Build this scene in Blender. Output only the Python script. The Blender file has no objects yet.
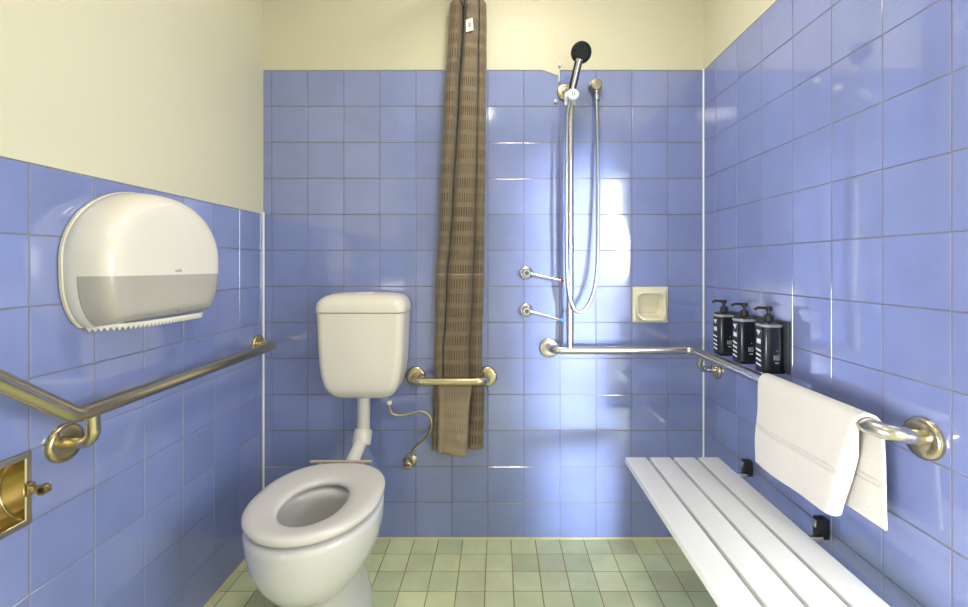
import bpy, bmesh, math, random
from mathutils import Vector, Matrix, noise
random.seed(7)
SC = bpy.context.scene
COL = SC.collection
PI = math.pi

# ------------------------------------------------------------------ camera constants (968x607)
F, U0, V0, CD, CH = 442.0, 498.0, 266.0, 1.8417, 1.1354
XL, XR = -0.979, 0.858          # left / right wall
YF = -2.62                      # front wall (behind the camera)
XA = 1.95                       # far right wall of the entry recess
YN = -1.07                      # end of the right tiled wall
ZC = 2.52                       # ceiling

cam_d = bpy.data.cameras.new('camera')
cam = bpy.data.objects.new('camera', cam_d)
COL.objects.link(cam)
cam.location = (0, -CD, CH)
cam.rotation_euler = (PI/2, 0, 0)
cam_d.sensor_width = 36
cam_d.lens = F/968*36
cam_d.shift_x = -(U0-484)/968
cam_d.shift_y = -(303.5-V0)/968
cam_d.clip_start = 0.02
SC.camera = cam

# ------------------------------------------------------------------ materials
def mat(name, col, rough=0.5, metal=0.0, spec=0.5, coat=0.0, coat_rough=0.05, noise_amt=0.0, noise_scale=20,
        bump=0.0, bump_scale=60, trans=0.0, sheen=0.0, rough_var=0.0, sss=0.0, aniso=0.0):
    m = bpy.data.materials.new(name); m.use_nodes = True
    nt = m.node_tree; b = nt.nodes['Principled BSDF']
    b.inputs['Base Color'].default_value = (*col, 1)
    b.inputs['Roughness'].default_value = rough
    b.inputs['Metallic'].default_value = metal
    b.inputs['Specular IOR Level'].default_value = spec
    b.inputs['Coat Weight'].default_value = coat
    b.inputs['Coat Roughness'].default_value = coat_rough
    b.inputs['Transmission Weight'].default_value = trans
    b.inputs['Sheen Weight'].default_value = sheen
    b.inputs['Anisotropic'].default_value = aniso
    if sss:
        b.inputs['Subsurface Weight'].default_value = sss
        b.inputs['Subsurface Radius'].default_value = (.02, .015, .01)
        b.inputs['Subsurface Scale'].default_value = 0.5
    tc = nt.nodes.new('ShaderNodeTexCoord')
    if noise_amt:
        n = nt.nodes.new('ShaderNodeTexNoise'); n.inputs['Scale'].default_value = noise_scale
        n.inputs['Detail'].default_value = 4
        nt.links.new(tc.outputs['Object'], n.inputs['Vector'])
        mx = nt.nodes.new('ShaderNodeMix'); mx.data_type = 'RGBA'
        mx.inputs['A'].default_value = (*[c*(1-noise_amt) for c in col], 1)
        mx.inputs['B'].default_value = (*[min(1, c*(1+noise_amt)) for c in col], 1)
        nt.links.new(n.outputs['Fac'], mx.inputs['Factor'])
        nt.links.new(mx.outputs['Result'], b.inputs['Base Color'])
    if rough_var:
        n = nt.nodes.new('ShaderNodeTexNoise'); n.inputs['Scale'].default_value = 14
        nt.links.new(tc.outputs['Object'], n.inputs['Vector'])
        mr = nt.nodes.new('ShaderNodeMapRange')
        mr.inputs['To Min'].default_value = max(.02, rough-rough_var); mr.inputs['To Max'].default_value = rough+rough_var
        nt.links.new(n.outputs['Fac'], mr.inputs['Value']); nt.links.new(mr.outputs['Result'], b.inputs['Roughness'])
    if bump:
        n = nt.nodes.new('ShaderNodeTexNoise'); n.inputs['Scale'].default_value = bump_scale
        n.inputs['Detail'].default_value = 3
        nt.links.new(tc.outputs['Object'], n.inputs['Vector'])
        bp = nt.nodes.new('ShaderNodeBump'); bp.inputs['Strength'].default_value = bump
        bp.inputs['Distance'].default_value = 0.004
        nt.links.new(n.outputs['Fac'], bp.inputs['Height']); nt.links.new(bp.outputs['Normal'], b.inputs['Normal'])
    return m

def tile_mat(name, col, rough, spec, coat, bump, mottled=0.05, ior=1.5):
    """glazed ceramic: per-tile tint from a colour attribute, faint glaze mottling and waviness"""
    m = bpy.data.materials.new(name); m.use_nodes = True
    nt = m.node_tree; b = nt.nodes['Principled BSDF']
    at = nt.nodes.new('ShaderNodeAttribute'); at.attribute_name = 'tint'
    geo = nt.nodes.new('ShaderNodeNewGeometry')
    n = nt.nodes.new('ShaderNodeTexNoise'); n.inputs['Scale'].default_value = 9; n.inputs['Detail'].default_value = 5
    nt.links.new(geo.outputs['Position'], n.inputs['Vector'])
    mr = nt.nodes.new('ShaderNodeMapRange')
    mr.inputs['From Min'].default_value = .3; mr.inputs['From Max'].default_value = .7
    mr.inputs['To Min'].default_value = 1-mottled; mr.inputs['To Max'].default_value = 1+mottled
    nt.links.new(n.outputs['Fac'], mr.inputs['Value'])
    mx = nt.nodes.new('ShaderNodeMix'); mx.data_type = 'RGBA'; mx.blend_type = 'MULTIPLY'
    mx.inputs['Factor'].default_value = 1; mx.inputs['A'].default_value = (*col, 1)
    nt.links.new(at.outputs['Color'], mx.inputs['B'])
    mx2 = nt.nodes.new('ShaderNodeMix'); mx2.data_type = 'RGBA'; mx2.blend_type = 'MULTIPLY'
    mx2.inputs['Factor'].default_value = 1
    nt.links.new(mx.outputs['Result'], mx2.inputs['A']); nt.links.new(mr.outputs['Result'], mx2.inputs['B'])
    nt.links.new(mx2.outputs['Result'], b.inputs['Base Color'])
    b.inputs['Roughness'].default_value = rough
    b.inputs['Specular IOR Level'].default_value = spec
    b.inputs['Coat Weight'].default_value = coat
    b.inputs['Coat Roughness'].default_value = 0.06
    b.inputs['IOR'].default_value = ior
    n2 = nt.nodes.new('ShaderNodeTexNoise'); n2.inputs['Scale'].default_value = 16; n2.inputs['Detail'].default_value = 1
    nt.links.new(geo.outputs['Position'], n2.inputs['Vector'])
    bp = nt.nodes.new('ShaderNodeBump'); bp.inputs['Strength'].default_value = bump; bp.inputs['Distance'].default_value = 0.002
    nt.links.new(n2.outputs['Fac'], bp.inputs['Height']); nt.links.new(bp.outputs['Normal'], b.inputs['Normal'])
    return m

def emit(name, col, strength):
    m = bpy.data.materials.new(name); m.use_nodes = True
    nt = m.node_tree; b = nt.nodes['Principled BSDF']
    b.inputs['Base Color'].default_value = (.9, .9, .9, 1)
    b.inputs['Emission Color'].default_value = (*col, 1); b.inputs['Emission Strength'].default_value = strength
    return m

def srgb(r, g, b):
    f = lambda c: (c/255/12.92) if c/255 <= .04045 else ((c/255+.055)/1.055)**2.4
    return (f(r), f(g), f(b))

M = {}
M['blue'] = tile_mat('blue_glazed_tile', srgb(124, 136, 186), 0.07, 0.5, 0.0, 0.010, ior=2.0)
M['green'] = tile_mat('green_floor_tile', srgb(204, 210, 164), 0.38, 0.4, 0.0, 0.15, 0.09)
M['grout'] = mat('wall_grout', srgb(124, 122, 124), 0.85, noise_amt=.22, noise_scale=7)
M['grout_floor'] = mat('floor_grout', srgb(150, 132, 92), 0.9, noise_amt=.45, noise_scale=3)
M['paint'] = mat('cream_paint', srgb(206, 201, 176), 0.45, spec=.35, noise_amt=.02, noise_scale=3, bump=.06, bump_scale=160)
M['ceil'] = mat('ceiling_paint', srgb(245, 243, 235), 0.7)
M['caulk'] = mat('white_caulk', srgb(232, 232, 230), 0.5, noise_amt=.06, noise_scale=30)
M['caulk_old'] = mat('aged_caulk', srgb(206, 196, 150), 0.6, noise_amt=.2, noise_scale=18)
M['steel'] = mat('brushed_steel', srgb(206, 200, 190), 0.24, 1.0, rough_var=.05)
M['steel_warmlit'] = mat('warmlit_brushed_steel', srgb(200, 188, 158), 0.25, 1.0, rough_var=.05)  # steel with the warm tint of reflected light put into its colour
M['brass'] = mat('satin_brass', srgb(190, 174, 132), 0.26, 1.0, rough_var=.05)
M['chrome'] = mat('chrome', srgb(225, 225, 226), 0.10, 1.0)
M['pipe_metal'] = mat('dull_tube_metal', srgb(176, 166, 146), 0.35, 1.0)
M['porcelain'] = mat('white_porcelain', srgb(204, 202, 199), 0.12, spec=.5, coat=.3)
M['seat'] = mat('seat_plastic', srgb(206, 202, 196), 0.22, spec=.5)
M['cistern'] = mat('cistern_plastic', srgb(224, 217, 203), 0.25, spec=.5)
M['pvc'] = mat('white_pvc', srgb(214, 210, 200), 0.35)
M['hinge'] = mat('hinge_beige', srgb(190, 182, 160), 0.35, metal=.5)
M['water'] = mat('water', (.85, .88, .85), 0.02, trans=.9)
M['disp'] = mat('dispenser_white', srgb(220, 215, 202), 0.18, spec=.5, coat=.2)
M['disp_back'] = mat('dispenser_backplate', srgb(214, 208, 184), 0.3)
M['disp_win'] = mat('smoked_window', srgb(172, 167, 158), 0.2, spec=.5, coat=.2)
M['grey_print'] = mat('grey_print', srgb(120, 118, 114), 0.5)
M['soap'] = mat('cream_ceramic', srgb(218, 211, 184), 0.15, coat=.3)
M['bench'] = mat('white_slat', srgb(222, 222, 221), 0.38, spec=.4, noise_amt=.015, noise_scale=5)
M['black'] = mat('black_plastic', (.012, .012, .014), 0.35)
M['black_gloss'] = mat('black_bottle', (.014, .016, .024), 0.22, spec=.5)
M['grey_plate'] = mat('dark_grey_plastic', (.05, .052, .06), 0.35)
M['rubber'] = mat('black_bracket', (.015, .015, .018), 0.5)
M['print'] = mat('white_print', srgb(225, 226, 230), 0.5)
M['print_dim'] = mat('pale_grey_print', srgb(150, 150, 150), 0.5)
M['hose'] = mat('grey_hose', srgb(160, 164, 174), 0.3, metal=.85)
M['white_plastic'] = mat('white_plastic', srgb(236, 238, 240), 0.3)
M['red'] = mat('red_cap', srgb(190, 30, 40), 0.35)
M['blue_cap'] = mat('blue_cap', srgb(40, 120, 220), 0.35)
M['nozzle'] = mat('nozzle_grey', srgb(90, 96, 100), 0.5)
M['spray'] = mat('spray_face', (.008, .010, .011), 0.5, spec=.25)
M['tag'] = mat('white_label', srgb(235, 230, 220), 0.7)

# towelling
tw = mat('white_towelling', srgb(226, 221, 212), 0.95, spec=.1, sheen=.3, bump=.9, bump_scale=420)
M['towel'] = tw
def towel_border():
    nt = tw.node_tree; b = nt.nodes['Principled BSDF']
    uv = nt.nodes.new('ShaderNodeUVMap'); uv.uv_map = 'uv'
    sp = nt.nodes.new('ShaderNodeSeparateXYZ'); nt.links.new(uv.outputs['UV'], sp.inputs['Vector'])
    # woven border : three thin flat ribs across the towel
    w = nt.nodes.new('ShaderNodeMath'); w.operation = 'PINGPONG'; w.inputs[1].default_value = .006
    nt.links.new(sp.outputs['Y'], w.inputs[0])
    lo = nt.nodes.new('ShaderNodeMath'); lo.operation = 'COMPARE'; lo.inputs[1].default_value = .122; lo.inputs[2].default_value = .009
    ab = nt.nodes.new('ShaderNodeMath'); ab.operation = 'ABSOLUTE'; nt.links.new(sp.outputs['Y'], ab.inputs[0])
    nt.links.new(ab.outputs[0], lo.inputs[0])
    nt.links.new(ab.outputs[0], w.inputs[0])
    mu = nt.nodes.new('ShaderNodeMath'); mu.operation = 'MULTIPLY'
    nt.links.new(w.outputs[0], mu.inputs[0]); nt.links.new(lo.outputs[0], mu.inputs[1])
    old = [n for n in nt.nodes if n.type == 'BUMP'][0]
    bp = nt.nodes.new('ShaderNodeBump'); bp.inputs['Strength'].default_value = 1; bp.inputs['Distance'].default_value = .55
    bp.invert = True
    nt.links.new(mu.outputs[0], bp.inputs['Height']); nt.links.new(old.outputs['Normal'], bp.inputs['Normal'])
    nt.links.new(bp.outputs['Normal'], b.inputs['Normal'])
towel_border()

def curtain_mat(name, base, dash, dash_amt, z_lo=-9, z_hi=9):
    """woven taupe cloth: horizontal bands of short upright dashes; uv in metres (u along the cloth, v = height)"""
    m = bpy.data.materials.new(name); m.use_nodes = True
    nt = m.node_tree; b = nt.nodes['Principled BSDF']
    def math_(op, a, v=None, v2=None):
        n = nt.nodes.new('ShaderNodeMath'); n.operation = op
        if isinstance(a, (int, float)): n.inputs[0].default_value = a
        else: nt.links.new(a, n.inputs[0])
        for i, q in ((1, v), (2, v2)):
            if q is None: continue
            if isinstance(q, (int, float)): n.inputs[i].default_value = q
            else: nt.links.new(q, n.inputs[i])
        return n.outputs[0]
    uv = nt.nodes.new('ShaderNodeUVMap'); uv.uv_map = 'uv'
    sp = nt.nodes.new('ShaderNodeSeparateXYZ'); nt.links.new(uv.outputs['UV'], sp.inputs['Vector'])
    fz = math_('FRACT', math_('DIVIDE', sp.outputs['Y'], .0575))
    band = math_('LESS_THAN', math_('ABSOLUTE', math_('SUBTRACT', fz, .5)), .33)
    fu = math_('FRACT', math_('DIVIDE', sp.outputs['X'], .0098))
    st = math_('LESS_THAN', fu, .40)
    d = math_('MULTIPLY', band, st)
    gap = math_('MULTIPLY', math_('SUBTRACT', 1, band), .0)
    d = math_('ADD', d, gap)
    n = nt.nodes.new('ShaderNodeTexNoise'); n.inputs['Scale'].default_value = 11; n.inputs['Detail'].default_value = 3
    nt.links.new(uv.outputs['UV'], n.inputs['Vector'])
    d = math_('MULTIPLY', d, math_('ADD', math_('MULTIPLY', n.outputs['Fac'], 2.2), -.30))
    d = math_('MULTIPLY', d, dash_amt)
    mx = nt.nodes.new('ShaderNodeMix'); mx.data_type = 'RGBA'; mx.clamp_factor = True
    mx.inputs['A'].default_value = (*base, 1); mx.inputs['B'].default_value = (*dash, 1)
    nt.links.new(d, mx.inputs['Factor']); nt.links.new(mx.outputs['Result'], b.inputs['Base Color'])
    b.inputs['Roughness'].default_value = .62; b.inputs['Specular IOR Level'].default_value = .3
    b.inputs['Sheen Weight'].default_value = .25
    bp = nt.nodes.new('ShaderNodeBump'); bp.inputs['Strength'].default_value = .35; bp.inputs['Distance'].default_value = .001
    nt.links.new(d, bp.inputs['Height']); nt.links.new(bp.outputs['Normal'], b.inputs['Normal'])
    return m
M['curtain'] = curtain_mat('taupe_curtain', srgb(118, 103, 80), srgb(64, 55, 44), .95)
M['curtain_flap'] = curtain_mat('taupe_curtain_reverse', srgb(146, 129, 104), srgb(88, 74, 58), .35)

# ------------------------------------------------------------------ builders
def link(name, me, m=None, parent=None, smooth=True, angle=40):
    o = bpy.data.objects.new(name, me); COL.objects.link(o)
    if m is not None: me.materials.append(m)
    if parent is not None:
        o.parent = parent
        o.matrix_parent_inverse = Matrix.Translation(-Vector(parent.location)) if parent.parent is None else Matrix()
        if parent.parent is not None:
            o.matrix_parent_inverse = parent_world(parent).inverted()
    if smooth:
        for p in me.polygons: p.use_smooth = True
        try: me.set_sharp_from_angle(angle=math.radians(angle))
        except Exception: pass
    return o

def parent_world(o):
    mw = o.matrix_basis.copy()
    if o.parent is not None:
        mw = parent_world(o.parent) @ o.matrix_parent_inverse @ mw
    return mw

def obj(name, bm, m, parent=None, smooth=True, angle=40, fix=True):
    if fix: bmesh.ops.recalc_face_normals(bm, faces=bm.faces[:])
    me = bpy.data.meshes.new(name); bm.to_mesh(me); bm.free()
    return link(name, me, m, parent, smooth, angle)

def thing(name, label, cat, loc, group=None):
    o = bpy.data.objects.new(name, None); COL.objects.link(o)
    o.location = loc; o.empty_display_size = .05
    o['label'] = label; o['category'] = cat
    if group: o['group'] = group
    return o

def tag(o, label, cat, group=None):
    o['label'] = label; o['category'] = cat
    if group: o['group'] = group
    return o

def struct(o):
    o['kind'] = 'structure'; return o

def loft(bm, rings, cap0=True, cap1=True, closed=True):
    vs = [[bm.verts.new(p) for p in r] for r in rings]
    n = len(rings[0])
    for a, b in zip(vs[:-1], vs[1:]):
        for i in range(n if closed else n-1):
            j = (i+1) % n
            bm.faces.new((a[i], a[j], b[j], b[i]))
    if cap0: bm.faces.new(list(reversed(vs[0])))
    if cap1: bm.faces.new(vs[-1])
    return vs

def fillet_path(pts, radii, seg=8):
    """polyline with rounded corners"""
    pts = [Vector(p) for p in pts]; out = [pts[0]]
    for i in range(1, len(pts)-1):
        r = radii[i-1] if isinstance(radii, (list, tuple)) else radii
        a = (pts[i-1]-pts[i]); b = (pts[i+1]-pts[i])
        la, lb = a.length, b.length; a.normalize(); b.normalize()
        ang = a.angle(b)
        if r <= 0 or ang > PI-.02: out.append(pts[i]); continue
        t = min(r/math.tan(ang/2), la*.49, lb*.49); rr = t*math.tan(ang/2)
        bis = (a+b).normalized(); c = pts[i]+bis*(rr/math.sin(ang/2))
        s = pts[i]+a*t; e = pts[i]+b*t
        v0 = s-c; v1 = e-c; ax = v0.cross(v1).normalized(); tot = v0.angle(v1)
        for k in range(seg+1):
            out.append(c+Matrix.Rotation(tot*k/seg, 3, ax) @ v0)
    out.append(pts[-1]); return out

def smooth_path(pts, seg=8):
    """Catmull-Rom"""
    p = [Vector(q) for q in pts]; p = [2*p[0]-p[1]]+p+[2*p[-1]-p[-2]]; out = []
    for i in range(1, len(p)-2):
        for k in range(seg):
            t = k/seg; a, b, c, d = p[i-1:i+3]
            out.append(.5*((2*b)+(c-a)*t+(2*a-5*b+4*c-d)*t*t+(3*b-a-3*c+d)*t**3))
    out.append(p[-2]); return out

def tube(bm, path, r, n=20, cap=True):
    path = [Vector(p) for p in path]
    rads = r if isinstance(r, (list, tuple)) else [r]*len(path)
    tang = []
    for i in range(len(path)):
        t = path[min(i+1, len(path)-1)]-path[max(i-1, 0)]
        tang.append(t.normalized())
    ref = Vector((0, 0, 1)) if abs(tang[0].z) < .9 else Vector((1, 0, 0))
    nrm = (ref-tang[0]*ref.dot(tang[0])).normalized()
    rings = []
    for p, t, rr in zip(path, tang, rads):
        nrm = (nrm-t*nrm.dot(t)).normalized(); bn = t.cross(nrm)
        rings.append([p+(nrm*math.cos(2*PI*k/n)+bn*math.sin(2*PI*k/n))*rr for k in range(n)])
    loft(bm, rings, cap, cap)

def lathe(bm, base, axis, prof, n=32, cap0=True, cap1=True):
    """prof = [(distance along axis, radius)]"""
    base = Vector(base); axis = Vector(axis).normalized()
    ref = Vector((0, 0, 1)) if abs(axis.z) < .9 else Vector((1, 0, 0))
    a = (ref-axis*ref.dot(axis)).normalized(); b = axis.cross(a)
    rings = [[base+axis*d+(a*math.cos(2*PI*k/n)+b*math.sin(2*PI*k/n))*max(r, 1e-5) for k in range(n)] for d, r in prof]
    loft(bm, rings, cap0, cap1)

def box(bm, lo, hi, bev=0.0, seg=2):
    lo = Vector(lo); hi = Vector(hi); c = (lo+hi)/2; s = hi-lo
    mt = Matrix.Translation(c) @ Matrix.Diagonal((s.x, s.y, s.z, 1))
    r = bmesh.ops.create_cube(bm, size=1, matrix=mt)
    if bev:
        vset = set(r['verts'])
        es = [e for e in bm.edges if e.verts[0] in vset and e.verts[1] in vset]
        bmesh.ops.bevel(bm, geom=es, offset=bev, segments=seg, affect='EDGES', profile=.5)

def rrect(cx, cy, hx, hy, r, n=6):
    """rounded rectangle, 4*(n+1) points"""
    out = []
    for qx, qy, a0 in ((1, 1, 0), (-1, 1, PI/2), (-1, -1, PI), (1, -1, 3*PI/2)):
        for k in range(n+1):
            a = a0+PI/2*k/n
            out.append((cx+qx*(hx-r)+r*math.cos(a), cy+qy*(hy-r)+r*math.sin(a)))
    return out

def flange(name, parent, base, axis, m, r=.041, h=.012):
    bm = bmesh.new()
    lathe(bm, base, axis, [(0, r), (h*.45, r), (h*.8, r*.95), (h, r*.84), (h*1.05, r*.55), (h*1.05, .001)], 36)
    return obj(name, bm, m, parent, angle=50)

# ------------------------------------------------------------------ tiled walls
def tiled(name, org, uv, vv, nv, ucuts, vcuts, m_tile, m_grout, holes=(), gap=.0026, bev=.0016, rise=.0016, tilt=.0016, var=.035, part='tiles'):
    """one wall: a grout bed (the structure) and one mesh of glazed tiles laid on it (its child)"""
    org, uv, vv, nv = Vector(org), Vector(uv), Vector(vv), Vector(nv)
    bm = bmesh.new(); bt = bmesh.new()
    lay = bt.loops.layers.float_color.new('tint')
    at = lambda u, v, h=0: org+uv*u+vv*v+nv*h
    for i in range(len(ucuts)-1):
        for j in range(len(vcuts)-1):
            if (i, j) in holes: continue
            u0, u1, v0, v1 = ucuts[i], ucuts[i+1], vcuts[j], vcuts[j+1]
            bm.faces.new([bm.verts.new(at(*p)) for p in ((u0, v0), (u1, v0), (u1, v1), (u0, v1))])
            g = gap/2; tu = random.gauss(0, tilt); tv = random.gauss(0, tilt); t0 = random.gauss(0, .00012)
            cu, cv = (u0+u1)/2, (v0+v1)/2
            def ring(ins, h):
                q = []
                for uu, vvv in ((u0+ins, v0+ins), (u1-ins, v0+ins), (u1-ins, v1-ins), (u0+ins, v1-ins)):
                    q.append(bt.verts.new(at(uu, vvv, h+(t0+(uu-cu)*tu+(vvv-cv)*tv if h > 0 else 0))))
                return q
            if min(u1-u0, v1-v0) < .012: continue
            rs = [ring(g, 0.00001), ring(g, rise*.35), ring(g+bev*.4, rise*.8), ring(g+bev, rise)]
            c = 1+random.gauss(0, var)
            col = (c*(1+random.gauss(0, var*.35)), c, c*(1+random.gauss(0, var*.25)), 1)
            fs = []
            for a, b in zip(rs[:-1], rs[1:]):
                for k in range(4):
                    fs.append(bt.faces.new((a[k], a[(k+1) % 4], b[(k+1) % 4], b[k])))
            fs.append(bt.faces.new(rs[-1]))
            for f in fs:
                for l in f.loops: l[lay] = col
    bmesh.ops.remove_doubles(bm, verts=bm.verts[:], dist=1e-5)
    o = struct(obj(name, bm, m_grout, None, False, fix=False))
    obj(part, bt, m_tile, o, False, 35, fix=False)
    return o

def cuts(lo, hi, phase, step):
    k = math.ceil((lo-phase)/step+1e-6); out = [lo]
    while phase+k*step < hi-1e-6:
        if phase+k*step > lo+1e-4: out.append(phase+k*step)
        k += 1
    return out+[hi]

ROW = [.15*k for k in range(14)]        # 13 rows -> 1.95 m
PB = (523.8-U0)/240                     # phase of the joints on the back wall
ub = cuts(XL, XR, PB, .15)
soap_cell = [i for i in range(len(ub)-1) if ub[i] < (650-U0)/240 < ub[i+1]][0]
wb = tiled('wall_back', (0, 0, 0), (1, 0, 0), (0, 0, 1), (0, -1, 0), ub, ROW, M['blue'], M['grout'], holes={(soap_cell, 6)})
ul = cuts(0, -YF, .02, .15)             # distance from the back wall
roll_cell = [i for i in range(len(ul)-1) if ul[i] < .98 < ul[i+1]][0]
wl = tiled('wall_left', (XL, 0, 0), (0, -1, 0), (0, 0, 1), (1, 0, 0), ul, [.15*k for k in range(10)], M['blue'], M['grout'], holes={(roll_cell, 4)})
ur = cuts(0, -YN, .107, .15)
wr = tiled('wall_right', (XR, 0, 0), (0, -1, 0), (0, 0, 1), (-1, 0, 0), ur, ROW, M['blue'], M['grout'])
# the tile faces must point into the room: flip where needed
for o in (wl, wr, wb):
    for q in (o, o.children[0]):
        me = q.data
        want = {'wall_left': (1, 0, 0), 'wall_right': (-1, 0, 0), 'wall_back': (0, -1, 0)}[o.name]
        s = sum(p.normal.dot(Vector(want)) for p in me.polygons)
        if s < 0: me.flip_normals()
fl = tiled('floor', (0, 0, 0), (1, 0, 0), (0, -1, 0), (0, 0, 1), cuts(XL, XA, (487-U0)/240, .1), cuts(0, -YF, 0, .1), M['green'], M['grout_floor'], gap=.0034, tilt=.0022, var=.06)
for q in (fl, fl.children[0]):
    if sum(p.normal.z for p in q.data.polygons) < 0: q.data.flip_normals()

def plane(name, pts, m, parent=None):
    bm = bmesh.new(); bm.faces.new([bm.verts.new(p) for p in pts])
    return obj(name, bm, m, parent, False, fix=False)

# painted upper walls: slightly proud plaster, with a real lower edge
def slab(name, lo, hi, m, parent=None, bev=.0):
    bm = bmesh.new(); box(bm, lo, hi, bev); return obj(name, bm, m, parent, False)
slab('plaster', (XL-.1, -.0022, 1.952), (XR+.02, .1, ZC), M['paint'], wb)
slab('plaster', (XR-.0022, YN, 1.952), (XR+.1, 0, ZC), M['paint'], wr)
slab('plaster', (XL-.1, YF, 1.352), (XL+.0022, 0, ZC), M['paint'], wl)
# front wall, entry recess, ceiling (behind the camera)
struct(slab('wall_front', (XL-.1, YF-.1, 0), (XA+.1, YF, ZC), M['paint']))
struct(slab('wall_entry', (XA, YF, 0), (XA+.1, YN+.12, ZC), M['paint']))
struct(slab('wall_nib', (XR+.003, YN, 0), (XA, YN+.12, ZC), M['paint']))
struct(slab('ceiling', (XL-.1, YF-.1, ZC), (XA+.1, .1, ZC+.1), M['ceil']))

# caulk lines in the corners
def strip(name, path, r, m):
    bm = bmesh.new(); tube(bm, path, r, 8); return struct(obj(name, bm, m))
strip('trim_1', [(XL+.002, -.002, 0.003), (XL+.002, -.002, 1.36)], .0052, M['caulk'])
strip('trim_2', [(XR-.002, -.002, 0.003), (XR-.002, -.002, 1.955)], .0045, M['caulk'])
strip('trim_3', [(XL+.006, -.003, .002), (XR-.006, -.003, .002)], .005, M['caulk_old'])
strip('trim_4', [(XL+.003, -.006, .002), (XL+.003, YF+.01, .002)], .005, M['caulk_old'])
strip('trim_5', [(XR-.003, -.006, .002), (XR-.003, YN, .002)], .005, M['caulk_old'])

# dip of cream paint smeared over the tile edge beside the shower rail
bm = bmesh.new()
top, bot = [], []
for k in range(19):
    t = k/18; x = (543-U0+17*t)/240
    dip = (.003+.027*(t**1.1)*(1 if t < .82 else max(0, (1-t)/.18)**.4))
    top.append(Vector((x, -.0035, 1.956))); bot.append(Vector((x, -.0035, 1.953-dip)))
loft(bm, [[p+Vector((0, .0035, 0)) for p in top], top, bot, [p+Vector((0, .0035, 0)) for p in bot]], False, False, closed=False)
obj('paint_smear', bm, M['paint'], wb, True)
bm = bmesh.new()
tube(bm, smooth_path([((558.5-U0)/240, -.006, 1.951), ((559-U0)/240, -.007, 1.925), ((558.6-U0)/240, -.006, 1.90)]), .003, 8)
obj('caulk_bead', bm, M['caulk'], wb)

# ------------------------------------------------------------------ door and added fill windows behind the camera, ceiling lamps
M['pane'] = emit('daylit_frosted_glass', (.86, .93, 1.0), 4.0)
M['pane_door'] = emit('dim_frosted_glass', (.88, .94, 1.0), 0.9)
M['diff'] = emit('lamp_diffuser', (1, .95, .86), 6.0)
def window(name, cx, hw, z0, z1, axis, mp):
    """added fill light built as a frosted window on the inside of a wall; axis 'y' = front wall, 'x' = entry wall"""
    t = bpy.data.objects.new(name, None); COL.objects.link(t); struct(t)
    t.location = (cx, YF, z0) if axis == 'y' else (XA if axis == 'x' else XL, cx, z0)
    def B(bm, a0, a1, d0, d1, b0, b1):
        if axis == 'y': box(bm, (a0, YF+d0, b0), (a1, YF+d1, b1), .002)
        elif axis == 'x': box(bm, (XA-d1, a0, b0), (XA-d0, a1, b1), .002)
        else: box(bm, (XL+.003+d0, a0, b0), (XL+.003+d1, a1, b1), .002)
    bm = bmesh.new(); a0, a1 = cx-hw, cx+hw
    B(bm, a0-.04, a1+.04, .001, .03, z0-.04, z0); B(bm, a0-.04, a1+.04, .001, .03, z1, z1+.04)
    B(bm, a0-.04, a0, .001, .03, z0, z1); B(bm, a1, a1+.04, .001, .03, z0, z1)
    obj('fill_frame', bm, M['white_plastic'], t)
    bm = bmesh.new(); B(bm, a0, a1, .002, .01, z0, z1); obj('pane', bm, mp, t, False)
M['pane_fill'] = emit('fill_light_glass', (.9, .95, 1.0), 1.2)  # glow of the added fill windows
# daylit frosted glass door behind the camera, with one clear (brighter) tall panel
dr = bpy.data.objects.new('door_1', None); COL.objects.link(dr); struct(dr); dr.location = (.95, YF, 0)
DX0, DX1, DZ = .60, 1.32, 2.06
bm = bmesh.new()
for lo, hi in (((DX0-.06, .001, 0), (DX0, .04, DZ+.06)), ((DX1, .001, 0), (DX1+.06, .04, DZ+.06)), ((DX0, .001, DZ), (DX1, .04, DZ+.06)), ((DX0, .001, .002), (DX1, .03, .05))):
    box(bm, (lo[0], YF+lo[1], lo[2]), (hi[0], YF+hi[1], hi[2]), .003)
obj('door_frame', bm, M['white_plastic'], dr)
bm = bmesh.new(); box(bm, (DX0, YF+.002, .05), (DX1, YF+.010, DZ)); obj('frosted_pane', bm, M['pane_door'], dr, False)
bm = bmesh.new(); box(bm, (1.06, YF+.0105, 1.24), (1.22, YF+.014, 2.0)); obj('clear_panel', bm, M['pane'], dr, False)
window('fill_window_1', -1.85, .55, .50, 1.80, 'x', M['pane_fill'])  # unseen window added to light the left wall and toilet
window('fill_window_2', -2.08, .46, .16, .98, 'l', M['pane_fill'])  # unseen window added to brighten the near right wall

def area(name, loc, direction, sx, sy, power, col, shape='RECTANGLE'):
    l = bpy.data.lights.new(name, 'AREA'); l.energy = power; l.color = col; l.shape = shape; l.size = sx
    if shape in ('RECTANGLE', 'ELLIPSE'): l.size_y = sy
    o = bpy.data.objects.new(name, l); COL.objects.link(o); o.location = loc
    o.rotation_euler = Vector(direction).to_track_quat('-Z', 'Y').to_euler()
    return o
def lamp(x, y, power, col, r=.16):
    t = thing('ceiling_lamp', 'round ceiling lamp with white diffuser', 'lamp', (x, y, ZC))
    bm = bmesh.new(); lathe(bm, (x, y, ZC-.0005), (0, 0, -1), [(0, r+.02), (.03, r+.02), (.035, r+.012), (.035, .001)], 40)
    obj('lamp_base', bm, M['white_plastic'], t)
    bm = bmesh.new(); lathe(bm, (x, y, ZC-.036), (0, 0, -1), [(0, r), (.02, r*.97), (.035, r*.8), (.042, r*.4), (.043, .001)], 40)
    obj('diffuser', bm, M['diff'], t)
    a = area('lamp_light_%d' % (-y*10), (x, y, ZC-.085), (0, 0, -1), r*2, r*2, power, col, 'DISK')
    return t
la = lamp(.10, -.72, 9.5, (1, .94, .84)); la['label'] = 'round ceiling lamp above the toilet and bench, out of frame'
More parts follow.
